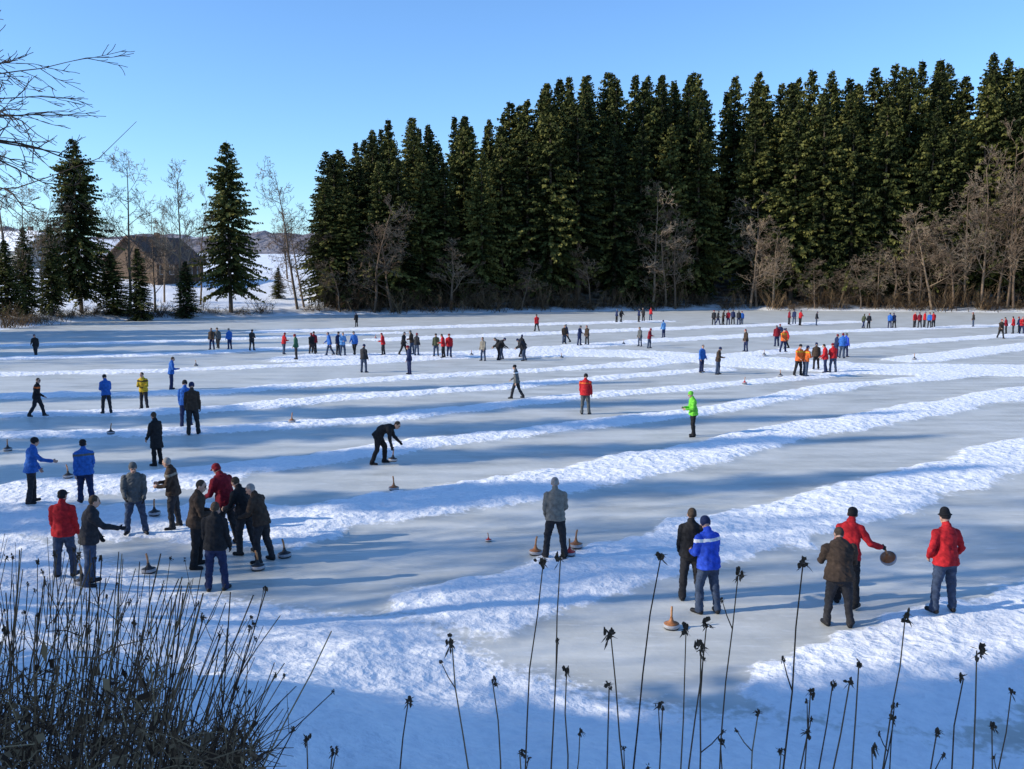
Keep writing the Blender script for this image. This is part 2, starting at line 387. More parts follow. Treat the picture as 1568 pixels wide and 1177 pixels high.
# overhanging bare tree at the left of the picture
def overhang():
    rd=random.Random(8); G=Geo()
    def grow(p,d,Ln,r,dep):
        n=6; pts=[p]; q=p.copy(); dd=d.copy()
        for k in range(n):
            j=.06 if dep==0 else .13
            dd=(dd+Vector((rd.gauss(0,j),rd.gauss(0,j),rd.gauss(0,j)))).normalized(); q=q+dd*Ln/n; pts.append(q)
        G.tube(pts,[max(.004,r*(1-.8*k/n)) for k in range(n+1)],5,.2)
        if dep<3:
            for k in range([9,6,3][dep]):
                s=rd.uniform(.25,.97); f=s*n; i0=int(f); pp=pts[i0].lerp(pts[i0+1],f-i0)
                nd=(dd+Vector((rd.gauss(0,.35),rd.gauss(0,.35),rd.gauss(.05,.4)))).normalized()
                grow(pp,nd,Ln*rd.uniform(.24,.40),max(.006,r*.45),dep+1)
    G.tube([(-12,13,0),(-11.9,13,4),(-11.6,13,8),(-11.8,13,12)],[.2,.17,.13,.06],8,.25)
    for sz,tgt,r in [(8.6,(-6.75,13,7.15),.045),(8.9,(-7.0,12.4,7.6),.035),(8.2,(-7.1,13.6,7.35),.03),(9.0,(-7.0,13,8.1),.03),(9.6,(-7.2,13.2,8.4),.025)]:
        t=Vector(tgt); s=Vector((-11.6,13,sz)); grow(s,(t-s).normalized(),(t-s).length,r,0)
    s=Vector((-6.3,13,7.25)); G.tube([Vector((-7.6,13,7.0)),Vector((-6.9,13,7.05)),s,(-5.75,13,7.45),(-5.2,13,7.95)],[.009,.008,.006,.005,.003],4,.2)
    return G.mesh('overhang_mesh',[M_BARE])
mkobj('bare_tree',overhang())
# ------------------------------------------------ hills
def hills():
    xs=np.linspace(-1600,1600,420); V=[];Fc=[]
    hx=np.interp(xs,[-1600,-560,-420,-260,-180,0,1600],[70,60,46,50,50,40,60])
    rows=[(760,.25),(800,.55),(860,.85),(900,1.0),(960,.9)]
    for ri,(y,k) in enumerate(rows):
        jag=(fbm(xs*.12+ri*7,xs*0+ri,3)-.5)*6+ (fbm(xs*.02+3,xs*0,2)-.5)*8
        for x,h,j in zip(xs,hx,jag): V.append((x,y+j,(h+j*k)*k))
    n=len(xs)
    for r in range(len(rows)-1):
        for k in range(n-1): a=r*n+k; Fc.append((a,a+1,a+1+n,a+n))
    m=bpy.data.meshes.new('hills'); m.from_pydata(V,[],Fc)
    b=NB('hazed_wooded_hills'); tc=b.n('TexCoord').outputs['Object']
    c=b.ramp(b.noise(.012,6,tc,.65),[(0.40,(.15,.14,.16)),(.55,(.27,.25,.26)),(.62,(.6,.64,.7))])  # blue-grey distance haze is mixed into these woodland and snow-patch colours
    b.l(c,b.b.inputs['Base Color']); b.b.inputs['Roughness'].default_value=1; b.b.inputs['Specular IOR Level'].default_value=0
    b.l(b.bump(b.noise(.15,4,tc),1,4),b.b.inputs['Normal']); m.materials.append(b.m)
    mkobj('wooded_hills',m)
hills()
# ------------------------------------------------ farmhouses
M_WALL=simple('house_plaster',(.50,.46,.40),.9,.15,2); M_WOOD=simple('dark_timber',(.11,.07,.045),.8,.3,4)
M_ROOF=simple('roof_tiles',(.12,.075,.055),.8,.35,2.5,.6,.05); M_RSN=simple('roof_snow',(.82,.84,.88),.9,.05,2)
M_GLS=simple('window_glass',(.03,.04,.05),.15,.1,2,0); M_FR=simple('window_frame',(.6,.58,.55),.6,.1,3,0)
def box(G,c,s,mi=0):
    x,y,z=c; a,b_,d=s[0]/2,s[1]/2,s[2]/2
    v=[Vector((x+i*a,y+j*b_,z+k*d)) for i in(-1,1) for j in(-1,1) for k in(-1,1)]
    k=len(G.v); G.v+=v
    for f_ in ((0,1,3,2),(4,6,7,5),(0,4,5,1),(2,3,7,6),(0,2,6,4),(1,5,7,3)):
        G.f.append(tuple(k+q for q in f_)); G.t.append(.5); G.mi.append(mi)
def house(loc,rot,Wd,Dp,ew,rh,roofm,wallm):
    e=empty('farmhouse',loc); e.rotation_euler=(0,0,rot)
    def part(nm,G,mt): return mkobj(nm,G.mesh(nm,[mt]),e)
    G=Geo(); box(G,(0,0,ew/2-.5),(Wd,Dp,ew+1)); 
    for sx in(-1,1):
        G.tri(Vector((sx*Wd/2,-Dp/2,ew)),Vector((sx*Wd/2,Dp/2,ew)),Vector((sx*Wd/2,0,ew+rh)))
    part('walls',G,wallm)
    G=Geo(); o=.9; sl=rh/(Dp/2)
    for sy in(-1,1):
        for zz in (0.05,.3):
            G.quad(Vector((-Wd/2-o,sy*(Dp/2+o),ew-o*sl+zz)),Vector((Wd/2+o,sy*(Dp/2+o),ew-o*sl+zz)),Vector((Wd/2+o,0,ew+rh+zz)),Vector((-Wd/2-o,0,ew+rh+zz)))
        for sx in (-1,1):
            x=sx*(Wd/2+o); G.quad(Vector((x,sy*(Dp/2+o),ew-o*sl+.05)),Vector((x,0,ew+rh+.05)),Vector((x,0,ew+rh+.3)),Vector((x,sy*(Dp/2+o),ew-o*sl+.3)))
        G.quad(Vector((-Wd/2-o,sy*(Dp/2+o),ew-o*sl+.05)),Vector((Wd/2+o,sy*(Dp/2+o),ew-o*sl+.05)),Vector((Wd/2+o,sy*(Dp/2+o),ew-o*sl+.3)),Vector((-Wd/2-o,sy*(Dp/2+o),ew-o*sl+.3)))
    part('roof',G,roofm)
    G=Geo(); F2=Geo(); n=int(Wd//2.4)
    for k in range(n):
        x=-Wd/2+Wd*(k+.5)/n
        for z in (1.5,ew-1.0):
            if k==n//2 and z==1.5: continue
            box(F2,(x,-Dp/2-.02,z),(1.15,.06,1.35)); box(G,(x,-Dp/2-.06,z),(.9,.04,1.1))
    part('window_frames',F2,M_FR); part('windows',G,M_GLS)
    G=Geo(); box(G,(-Wd/2+Wd*(n//2+.5)/n,-Dp/2-.04,1.05),(1.2,.09,2.1)); part('door',G,M_WOOD)
    G=Geo(); box(G,(Wd*.2,Dp*.12,ew+rh+.2),(.8,.8,2.0)); part('chimney',G,M_WOOD)
x,y,_=at(238,HOR,178); house((x,y,gh(x,y)),R(66),12,13,3.2,4.6,M_ROOF,M_WOOD)
x,y,_=at(30,HOR,190); house((x,y,gh(x,y)),R(-20),13,9,4.2,3.4,M_RSN,M_WALL)
x,y,_=at(178,HOR,215); house((x,y,gh(x,y)),R(8),13,9,3.6,3.0,M_RSN,M_WALL)
# ------------------------------------------------ people
class Prim: pass
def rotx(a): return Matrix.Rotation(a,3,'X')
def rcone(a,b,ra,rb,lab,flat=1.0,hint=Vector((1,0,0)),fc=False):
    p=Prim(); p.kind=0; p.a=Vector(a); p.b=Vector(b); p.ra=ra; p.rb=rb; p.lab=lab; p.flat=flat; p.fc=fc
    wv=p.b-p.a; p.L=wv.length
    if p.L<1e-5: wv=Vector((0,0,1))
    wv=wv.normalized(); u=hint-wv*hint.dot(wv)
    if u.length<.15: h2=Vector((0,1,0)); u=h2-wv*h2.dot(wv)
    u.normalize(); p.w=wv; p.u=u; p.v=wv.cross(u); return p
def ell(c,r,lab,M=None):
    p=Prim(); p.kind=1; p.c=Vector(c); p.r=r; p.lab=lab; p.M=M or Matrix.Identity(3); return p
def prim_mesh(p,V,Fc,nu=14):
    base=len(V); rings=[]
    if p.kind==0:
        if p.fc: rings=[(p.a,p.ra*.97),(p.a+p.w*.012,p.ra),(p.b,p.rb)]
        else:
            for al in (-75,-50,-25,0): al=R(al); rings.append((p.a+p.w*p.ra*math.sin(al),p.ra*math.cos(al)))
            for al in (0,25,50,75): al=R(al); rings.append((p.b+p.w*p.rb*math.sin(al),p.rb*math.cos(al)))
        for c,r in rings:
            for k in range(nu):
                a=2*math.pi*k/nu; V.append(c+p.u*r*math.cos(a)+p.v*p.flat*r*math.sin(a))
        s,e=(p.a,p.b) if p.fc else (p.a-p.w*p.ra,p.b+p.w*p.rb); nr=len(rings)
    else:
        nr=7
        for i_ in range(nr):
            th=math.pi*(i_+1)/(nr+1)
            for k in range(nu):
                a=2*math.pi*k/nu; V.append(p.c+p.M@Vector((p.r[0]*math.sin(th)*math.cos(a),p.r[1]*math.sin(th)*math.sin(a),-p.r[2]*math.cos(th))))
        s=p.c+p.M@Vector((0,0,-p.r[2])); e=p.c+p.M@Vector((0,0,p.r[2]))
    V.append(s); V.append(e); si=len(V)-2; ei=len(V)-1
    for r in range(nr-1):
        for k in range(nu):
            a=base+r*nu+k; c=base+r*nu+(k+1)%nu; Fc.append((a,c,c+nu,a+nu))
    for k in range(nu):
        Fc.append((si,base+(k+1)%nu,base+k)); q=base+(nr-1)*nu; Fc.append((ei,q+k,q+(k+1)%nu))
def sdf(p,C):
    if p.kind==0:
        d=C-np.array(p.a); wx=d@np.array(p.w); ux=d@np.array(p.u); vx=(d@np.array(p.v))/p.flat
        t=np.clip(wx/max(p.L,1e-5),0,1); return (np.sqrt((wx-t*p.L)**2+ux**2+vx**2)-(p.ra+(p.rb-p.ra)*t))
    q=(C-np.array(p.c))@np.array(p.M); q=q/np.array(p.r); return (np.sqrt((q**2).sum(1))-1)*min(p.r)
JK,PT,SH,SKN,HT,GL,AC,DK=range(8)
POSE=dict(
 stand=dict(lean=4,head=8,LL=(-2,5,2),RL=(6,7,10),LA=(8,9,22,.15),RA=(2,10,18,.1)),
 stand2=dict(lean=8,head=8,LL=(8,7,12),RL=(-4,6,3),LA=(8,11,75,.55),RA=(12,10,80,.55)),
 pockets=dict(lean=5,head=6,LL=(0,9,4),RL=(4,8,8),LA=(-8,20,50,.6),RA=(-8,22,52,.6)),
 wide=dict(lean=6,head=12,LL=(3,11,7),RL=(-3,10,8),LA=(6,9,34,.35),RA=(10,10,46,.45)),
 back=dict(lean=10,head=26,LL=(2,9,6),RL=(-3,10,6),LA=(20,14,60,.35),RA=(16,14,60,.35)),
 walk=dict(lean=8,LL=(22,3,10),RL=(-14,3,18),LA=(-18,8,20,.1),RA=(22,8,32,.2)),
 reach=dict(lean=10,LL=(6,6,8),RL=(-5,7,4),LA=(5,10,25,.1),RA=(44,12,34,.1)),
 look=dict(lean=18,head=16,LL=(6,6,12),RL=(-6,7,8),LA=(14,12,55,.4),RA=(12,12,45,.4)),
 bend=dict(lean=78,head=-18,LL=(26,7,30),RL=(-4,6,18),LA=(18,6,25,.1),RA=(6,4,6,0)),
 stoop=dict(lean=48,head=10,LL=(14,8,18),RL=(0,8,14),LA=(20,8,35,.2),RA=(30,8,25,.1)),
 throw=dict(lean=20,head=6,LL=(12,8,18),RL=(-10,8,14),LA=(22,14,30,.2),RA=(4,34,62,-.1)),
)
def build_person(pose,hat='beanie',hi=True,build=1.0,seed=0,longc=False):
    P=dict(head=0); P.update(POSE[pose]); pr=[]; V3=Vector; B=build
    pel=V3((0,0,.92)); ln=R(P['lean']); R1=rotx(-ln*.45); R2=rotx(-ln)
    waist=pel+R1@V3((0,0,.20)); chest=waist+R2@V3((0,0,.20)); nb=chest+R2@V3((0,0,.155))
    pr.append(rcone(pel,waist,.162*B,.160*B,JK,.78)); pr.append(rcone(waist,chest,.160*B,.168*B,JK,.76))
    pr.append(rcone(chest,nb-R2@V3((0,0,.045)),.158*B,.098,JK,.76))
    for s in(-1,1): pr.append(rcone(nb+R2@V3((s*.03,-.01,-.045)),chest+R2@V3((s*.138*B,0,.048)),.074,.074,JK))
    pr.append(ell(chest+R2@V3((0,-.035,.02)),(.15*B,.10*B,.16),JK,R2)); pr.append(ell(pel+V3((0,-.05,-.05)),(.145*B,.105,.12),PT))
    up1=R1@V3((0,0,1)); hemd=-.36 if longc else -.10
    hem=pel+up1*hemd
    pr.append(rcone(hem,pel+up1*.16,(.205 if not longc else .215)*B,.168*B,JK,.80,V3((1,0,0)),True))
    pr.append(rcone(nb-R2@V3((0,.01,.05)),nb+R2@V3((0,-.005,.035)),.092,.076,JK))
    pr.append(rcone(nb,nb+R2@V3((0,.012,.09)),.058,.054,SKN))
    hl=ln+R(P['head']) if P['lean']<40 else ln*.75+R(P['head'])
    Mh=rotx(-hl)@Matrix.Rotation(R([0,18,-20,10,-12][seed%5]),3,'Z'); hc=nb+R2@V3((0,.008,.05))+rotx(-hl)@V3((0,.018,.100))
    def h(x,y,z): return hc+Mh@V3((x,y,z))
    pr.append(ell(h(0,0,.02),(.080,.098,.104),SKN,Mh)); pr.append(ell(h(0,.025,-.052),(.060,.070,.068),SKN,Mh))
    pr.append(rcone(h(0,.094,.012),h(0,.114,-.022),.010,.016,SKN))
    for s in(-1,1):
        pr.append(ell(h(s*.031,.089,.012),(.014,.011,.008),DK,Mh)); pr.append(ell(h(s*.082,-.002,-.008),(.013,.024,.034),SKN,Mh))
        pr.append(rcone(h(s*.015,.094,.034),h(s*.045,.087,.034),.009,.008,HT if hat=='none' else SKN))
    pr.append(ell(h(0,.092,-.060),(.022,.010,.005),DK,Mh))
    if hat=='none': pr.append(ell(h(0,-.018,.034),(.088,.097,.103),HT,Mh))
    if hat=='beanie': pr.append(ell(h(0,-.012,.052),(.093,.109,.096),HT,Mh)); pr.append(rcone(h(-.012,-.012,.03),h(.012,-.012,.03),.086,.086,HT,1.0))
    if hat=='cap': pr.append(ell(h(0,-.010,.055),(.090,.106,.082),HT,Mh)); pr.append(ell(h(0,.115,.060),(.070,.082,.015),HT,Mh)); pr.append(ell(h(0,-.03,.0),(.084,.089,.06),HT,Mh))
    if hat=='hat': pr.append(ell(h(0,-.005,.06),(.120,.135,.018),HT,Mh)); pr.append(rcone(h(0,-.005,.08),h(0,-.005,.115),.090,.082,HT,1.0)); pr.append(ell(h(0,-.02,.03),(.087,.095,.07),HT,Mh))
    for s,k in((-1,'LL'),(1,'RL')):
        f_,o_,kn=[R(q) for q in P[k]]; hp=pel+V3((s*.085,0,-.03))
        d1=V3((s*math.sin(o_),math.sin(f_),-math.cos(f_))).normalized(); kne=hp+d1*.42
        g=f_-kn; d2=V3((s*math.sin(o_)*.6,math.sin(g),-math.cos(g))).normalized(); ank=kne+d2*.40
        pr.append(rcone(hp,kne,.104*B,.080,PT)); pr.append(rcone(kne,ank,.079,.066,PT)); pr.append(rcone(ank-d2*.10,ank+d2*.015,.071,.076,PT))
        td=V3((s*.3,1,0)).normalized(); fz=ank+V3((0,0,-.065))
        pr.append(rcone(ank+V3((0,-.01,-.01)),fz-td*.03,.052,.048,SH)); pr.append(rcone(fz-td*.045,fz+td*.150+V3((0,0,-.006)),.049,.042,SH,1.0))
    hands=[]
    for s,k in((-1,'LA'),(1,'RA')):
        f_,o_,el_,inn=P[k]; f_,o_,el_=R(f_),R(o_),R(el_)
        sp=chest+R2@V3((s*.158*B,0,.045)); d1=V3((s*math.sin(o_),math.sin(f_)*math.cos(o_),-math.cos(f_)*math.cos(o_))).normalized(); elb=sp+d1*.285
        g=f_+el_; d2=V3((s*(math.sin(o_)*(1 if inn<=0 else .5)-inn*math.sin(el_)*.9),math.sin(g)*math.cos(o_),-math.cos(g)*math.cos(o_))).normalized(); wr=elb+d2*.245
        pr.append(rcone(sp,elb,.072*B,.060,JK)); pr.append(rcone(elb,wr,.060,.047,JK)); pr.append(rcone(wr-d2*.04,wr-d2*.005,.050,.049,JK))
        n=V3((-s,0.1,0)); n=(n-d2*n.dot(d2)).normalized(); sd_=d2.cross(n)
        if sd_.y<0: sd_=-sd_
        kb=wr+d2*.10; pr.append(rcone(wr+d2*.02,kb-d2*.015,.032,.040,GL,.6,sd_))
        if hi:
            for q,(off,fl) in enumerate(((.032,.066),(.011,.076),(-.011,.070),(-.032,.054))):
                p0=kb+sd_*off; p1=p0+(d2*.93+n*.3).normalized()*fl*.5; p2=p1+(d2*.55+n*.8).normalized()*fl*.5
                pr.append(rcone(p0-d2*.02,p1,.0112,.0105,GL)); pr.append(rcone(p1,p2,.0105,.0092,GL))
            t0=wr+d2*.035+sd_*.027; t1=t0+(d2*.55+sd_*.7+n*.3).normalized()*.038; t2=t1+(d2*.8+sd_*.2+n*.5).normalized()*.032
            pr.append(rcone(t0,t1,.0135,.012,GL)); pr.append(rcone(t1,t2,.012,.010,GL))
        else: pr.append(rcone(kb,kb+d2*.05+n*.03,.028,.022,GL))
        hands.append(kb+n*.03+d2*.03)
    Vs=[];Fs=[]
    for p in pr: prim_mesh(p,Vs,Fs)
    m=bpy.data.meshes.new('tmp'); m.from_pydata([tuple(v) for v in Vs],[],Fs); o=bpy.data.objects.new('tmp',m); scene.collection.objects.link(o)
    md=o.modifiers.new('r','REMESH'); md.mode='VOXEL'; md.voxel_size=.0115 if hi else .026
    ms=o.modifiers.new('s','SMOOTH'); ms.factor=.5; ms.iterations=2 if hi else 1
    dg=bpy.context.evaluated_depsgraph_get(); nm=bpy.data.meshes.new_from_object(o.evaluated_get(dg))
    bpy.data.objects.remove(o); bpy.data.meshes.remove(m); nm.materials.clear()
    nf=len(nm.polygons); C=np.zeros(nf*3); nm.polygons.foreach_get('center',C); C=C.reshape(-1,3)
    best=np.full(nf,1e9); lab=np.zeros(nf,int)
    for p in pr:
        d=sdf(p,C)-(.004 if p.lab in(DK,) else 0); k=d<best; best[k]=d[k]; lab[k]=p.lab
    # jacket ends at the hem plane
    hz=(C-np.array(hem))@np.array(up1)
    lab[(lab==PT)&(hz>-.004)]=JK
    inbody=np.abs(C[:,0])<.27
    lab[(lab==JK)&(hz<-.004)&(hz>-.35)&inbody&(np.abs(C[:,1]-hem.y)<.2)&(sdf(pr[0],C)<.2)&(np.minimum.reduce([sdf(p,C) for p in pr if p.lab==PT])<.012)]=PT
    zc=C@np.array(R2@V3((0,0,1)))-float((chest+R2@V3((0,0,.02))).dot(R2@V3((0,0,1))))
    lab[(lab==JK)&(np.abs(zc)<.03)]=AC
    for _ in range(8): nm.materials.append(None)
    nm.polygons.foreach_set('material_index',lab.astype(np.int32)); nm.polygons.foreach_set('use_smooth',np.ones(nf,bool))
    nvv=len(nm.vertices); vl=np.zeros(nvv,int)
    for pl in nm.polygons:
        for vi in pl.vertices: vl[vi]=lab[pl.index]
    zmin=1e9; nrm=[v.normal.copy() for v in nm.vertices]
    for v,nn in zip(nm.vertices,nrm):
        if vl[v.index] in (JK,PT,AC):
            c=v.co
            q=mnoise.noise(V3((c.x*6+seed*3,c.y*6,c.z*9)))*.018
            q+=mnoise.noise(V3((c.x*11+seed,c.y*11,c.z*24+c.x*14)))*.011
            v.co+=nn*q
        zmin=min(zmin,v.co.z)
    for v in nm.vertices: v.co.z-=zmin
    nm.update(); return nm,[hh_-V3((0,0,zmin)) for hh_ in hands]
_mc={}
COL=dict(black=(.018,.018,.02),dark=(.03,.03,.034),brown=(.055,.038,.028),grey=(.10,.105,.105),tan=(.22,.20,.165),red=(.45,.02,.025),maroon=(.19,.012,.022),
 blue=(.03,.12,.40),royal=(.03,.08,.50),navy=(.02,.03,.08),green=(.15,.55,.05),orange=(.65,.13,.03),yellow=(.55,.36,.03),jeans=(.045,.065,.11),white=(.7,.7,.7),
 skin=(.50,.30,.22),hair=(.07,.05,.035),ghair=(.30,.28,.26),lblue=(.10,.25,.5),olive=(.06,.07,.04),dgreen=(.03,.10,.06))
def cmat(c,kind='cloth'):
    if (c,kind) not in _mc:
        _mc[(c,kind)]=simple(c+'_'+kind,COL[c],.8 if kind=='cloth' else .5,.30 if kind=='cloth' else .08,14,.35,.012,.15)
    return _mc[(c,kind)]
_pc={}
def person(name,px,py,hp,yaw,pose,jk,pt='dark',hat='beanie',hc='black',hi=False,build=1.0,acc=None,gl=None,longc=False,var=0):
    x,y=gp(px,py); z=gh(x,y)
    key=(pose,hat,hi,build,longc,var)
    if key not in _pc: _pc[key]=build_person(pose,hat,hi,build,len(_pc),longc)
    m,hands=_pc[key]
    o=mkobj(name,m)
    bendy=pose in('bend','stoop','throw')
    s=1.0 if bendy else min(1.12,max(.94,hp*y/F/1.75))
    o.location=(x,y,z-.01); o.rotation_euler=(0,0,R(yaw)); o.scale=(s,s,s)
    cols=[cmat(jk),cmat(pt),cmat('black','leather'),cmat('skin','skin'),cmat(hc),cmat(gl or 'skin','cloth' if gl else 'skin'),cmat(acc or jk),cmat('hair','skin')]
    for i_,mt in enumerate(cols):
        o.material_slots[i_].link='OBJECT'; o.material_slots[i_].material=mt
    return o,hands
NEAR=[
 ('man_in_red_jacket',1443,948,160,8,'pockets','red','jeans','hat','black',1.14,None),
 ('man_in_dark_jacket',1282,958,152,-6,'back','brown','dark','none','hair',1.38,None),
 ('man_in_blue_jacket',1083,938,153,25,'stand2','royal','jeans','beanie','navy',1.18,'white'),
 ('man_in_black_jacket',1056,918,145,-15,'stand','black','dark','none','hair',1.1,None),
 ('man_in_grey_jacket',850,860,119,3,'wide','tan','dark','none','ghair',1.14,None),
 ('man_in_green_jacket',1061,668,70,95,'stand2','green','black','beanie','green',1.15,None),
 ('man_in_red_jacket',896,634,62,-15,'stand','red','grey','beanie','black',1.2,'orange'),
 ('man_bending_over_ice_stock',580,710,68,-90,'bend','black','black','none','hair',1.15,None),
 ('walking_person',791,610,50,70,'walk','grey','dark','beanie','black',1.0,'white'),
 ('man_in_red_jacket',101,893,136,5,'stand','red','jeans','cap','black',1.15,None),
 ('man_in_dark_jacket',141,912,132,-60,'reach','dark','jeans','none','hair',1.2,None),
 ('man_in_blue_jacket',51,778,100,-60,'reach','blue','dark','beanie','black',1.15,None),
 ('man_in_blue_jacket',133,780,100,30,'walk','blue','navy','cap','black',1.15,'grey'),
 ('man_in_grey_jacket',209,822,108,200,'wide','grey','jeans','beanie','grey',1.22,None),
 ('man_in_brown_jacket',268,812,108,100,'stand2','brown','dark','none','ghair',1.15,'tan'),
 ('man_in_black_coat',241,712,82,60,'stand','black','black','none','hair',1.08,None),
 ('man_in_dark_jacket',296,667,80,15,'stand','brown','dark','beanie','navy',1.1,None),
 ('man_in_blue_jacket',285,655,72,10,'stand','blue','navy','beanie','black',1.1,None),
 ('man_in_brown_jacket',303,868,138,-70,'stand2','brown','black','none','hair',1.2,None),
 ('man_in_black_jacket',332,903,128,0,'stand','black','navy','none','hair',1.16,None),
 ('man_in_maroon_jacket',348,838,130,60,'look','maroon','dark','cap','maroon',1.25,None),
 ('man_in_black_jacket',376,848,118,60,'look','black','dark','none','hair',1.18,None),
 ('man_in_dark_jacket',402,860,118,75,'look','brown','dark','none','ghair',1.18,None),
 ('walking_man',58,640,57,-80,'walk','black','dark','none','hair',1.12,'orange'),
 ('man_in_blue_jacket',164,635,58,40,'stand2','blue','dark','beanie','black',1.1,None),
 ('man_in_yellow_jacket',221,626,55,180,'stand2','yellow','dark','none','hair',1.1,'black'),
 ('man_in_blue_jacket',263,596,50,-60,'stand2','blue','navy','none','hair',1.1,None),
]
held=[]
for k,(nm,px,py,hp,yw,ps,jk,pt,ht,hc,bd,acc) in enumerate(NEAR):
    o,hn=person(nm,px,py,hp,yw,ps,jk,pt,ht,hc,hi=(py>600 and hp>60),build=bd,acc=acc,gl=('black' if k%3==1 else None),longc=('coat' in nm),var=(k if hp>110 else 0))
    if ps=='bend': held.append((o,hn[1]))
thr,hn=person('man_in_red_vest',1296,925,150,-30,'throw','red','black','cap','black',hi=True,build=1.1,acc='red',var=99,gl='black')
FAR=[(55,545,28,0,'walk','black'),(325,535,33,170,'stand','brown'),(334,533,32,0,'stand','grey'),(352,536,32,0,'stand','blue'),(386,538,30,0,'stand2','dark'),(435,542,33,0,'stand2','red'),(454,553,38,0,'stand','dgreen'),
(478,543,34,0,'stand','black'),(481,540,30,0,'stand','maroon'),(505,545,36,0,'walk','blue'),(518,545,35,0,'stand','navy'),(525,546,36,0,'stand2','lblue'),(543,545,36,0,'stand','blue'),(546,500,16,0,'stand','black'),(557,570,43,0,'stand','dark'),
(587,545,31,0,'stand2','red'),(627,573,44,0,'stand','navy'),(618,545,36,0,'stand','black'),(631,544,36,0,'stand2','brown'),(638,546,34,0,'stand','dark'),(668,547,34,0,'stand','olive'),(679,549,36,0,'stand2','red'),(688,548,36,0,'stand','red'),
(740,552,34,0,'stand','tan'),(763,551,34,-70,'stoop','black'),(768,550,34,90,'stoop','black'),(803,552,34,90,'stoop','dark'),(798,548,30,0,'stand','black'),(822,507,26,0,'walk','red'),(864,526,26,0,'stand','brown'),(887,530,30,0,'stand2','navy'),(899,529,28,0,'stand','brown'),(868,524,24,0,'stand','navy'),
(980,530,28,0,'stand','grey'),(994,533,30,0,'stand2','maroon'),(1016,517,27,0,'stand','lblue'),(944,494,20,0,'stand','navy'),(951,494,20,0,'stand','black'),(978,494,20,0,'stand','navy'),(985,493,20,0,'stand2','dark'),(996,491,19,0,'stand','red'),(1074,571,42,0,'stand','blue'),(1099,573,42,0,'stand2','brown'),
(1142,538,34,0,'stand','brown'),(1199,541,36,0,'wide','orange'),(1189,530,32,0,'stand','maroon'),(1194,524,28,0,'stand2','navy'),(1204,535,32,0,'stand','red'),(1222,578,48,0,'wide','orange'),(1233,578,47,0,'stand2','orange'),(1249,568,40,0,'stand','brown'),(1263,571,44,0,'wide','red'),(1275,571,44,0,'stand2','red'),(1289,548,38,0,'stand2','blue'),(1280,546,34,0,'stand','navy'),(1294,546,36,0,'stand','royal'),
(1093,497,22,0,'stand','dark'),(1099,498,22,0,'stand','dark'),(1107,497,22,0,'stand2','brown'),(1115,497,22,0,'stand','maroon'),(1122,496,22,0,'stand','navy'),(1131,497,22,0,'stand','dark'),(1136,496,20,0,'stand','blue'),(1208,498,22,0,'stand','maroon'),(1216,497,22,0,'stand','navy'),(1225,498,23,0,'stand2','red'),(1250,498,21,0,'stand','dark'),
(1322,502,22,0,'stand','olive'),(1330,502,22,0,'stand','dark'),(1362,502,23,0,'stand','blue'),(1369,502,23,0,'stand2','navy'),(1400,502,24,0,'stand','red'),(1408,503,23,0,'stand2','maroon'),(1415,502,24,0,'stand','red'),(1423,503,23,0,'stand','blue'),(1429,502,23,0,'stand','red'),(1490,501,20,0,'stand','brown'),(1532,518,30,0,'stand','brown'),(1540,512,25,0,'stand2','maroon'),(1551,512,26,0,'stand','red'),(1560,509,24,0,'stand','navy'),(1564,512,26,0,'stand2','red')]
for k,(px,py,hp,yw,ps,jk) in enumerate(FAR):
    if yw==0: yw=random.uniform(0,360)
    if ps=='stand' and k%5==2: ps='walk'
    person('person',px,py,hp,yw,ps,jk,random.choice(['dark','black','jeans','navy']),['beanie','none'][k%2],random.choice(['black','hair','navy','grey','maroon']),build=1.15,acc=('yellow' if jk=='orange' else None))
# ------------------------------------------------ ice stocks
M_RUB=simple('stock_rubber',(.03,.03,.033),.5,.2,20); M_WD=simple('stock_wood',(.32,.13,.05),.45,.3,14); M_STY=simple('stock_handle_wood',(.45,.22,.10),.5,.2,20); M_RD=simple('stock_red',(.5,.04,.03),.4,.1,10); M_ST=simple('steel_ring',(.35,.35,.37),.35,.1,10)
def lathe(G,prof_,n=24,mi=0):
    G.tube([(0,0,z) for z,r in prof_],[r for z,r in prof_],n,.5,mi,cap=True)
def stockmesh(nm,body):
    G=Geo()
    lathe(G,[(0.0,.12),(.012,.132),(.03,.132)],24,0); lathe(G,[(.0305,.138),(.045,.145),(.075,.145),(.088,.138)],24,2)
    lathe(G,[(.0885,.130),(.10,.10),(.125,.055),(.16,.032),(.20,.026)],20,1)
    G.tube([(0,0,.19),(0,.004,.26),(0,.014,.33),(0,.032,.39)],[.021,.019,.021,.018],12,.5,3,True)
    return G.mesh(nm,[M_RUB,body,M_ST,M_STY],True)
ST=[stockmesh('ice_stock_wood',M_WD),stockmesh('ice_stock_red',M_RD),stockmesh('ice_stock_black',M_RUB)]
for px,py,k,s in [(820,852,0,1.0),(882,846,0,1.0),(603,751,0,1),(436,853,2,1.0),(447,650,0,1),(1028,962,0,.95),(228,877,2,1.0),(237,795,2,1),(105,737,2,1),(872,858,1,.9),(128,912,2,1),(748,829,1,.5),(1195,576,2,1),(1140,590,1,1),(345,835,2,1),(170,668,2,1),(12,690,2,1),(1170,545,2,1),(722,545,2,1),(955,528,2,1),(575,520,1,1),(860,548,2,1),(1400,552,2,1.1),(300,560,2,1),(395,872,2,1.0)]:
    x,y=gp(px,py); o=mkobj('ice_stock' if s>.7 else 'target_puck',ST[k]); o.location=(x,y,gh(x,y)+.004); o.scale=(s,s,s); o.rotation_euler=(R(random.uniform(-3,3)),0,random.uniform(0,6.3))
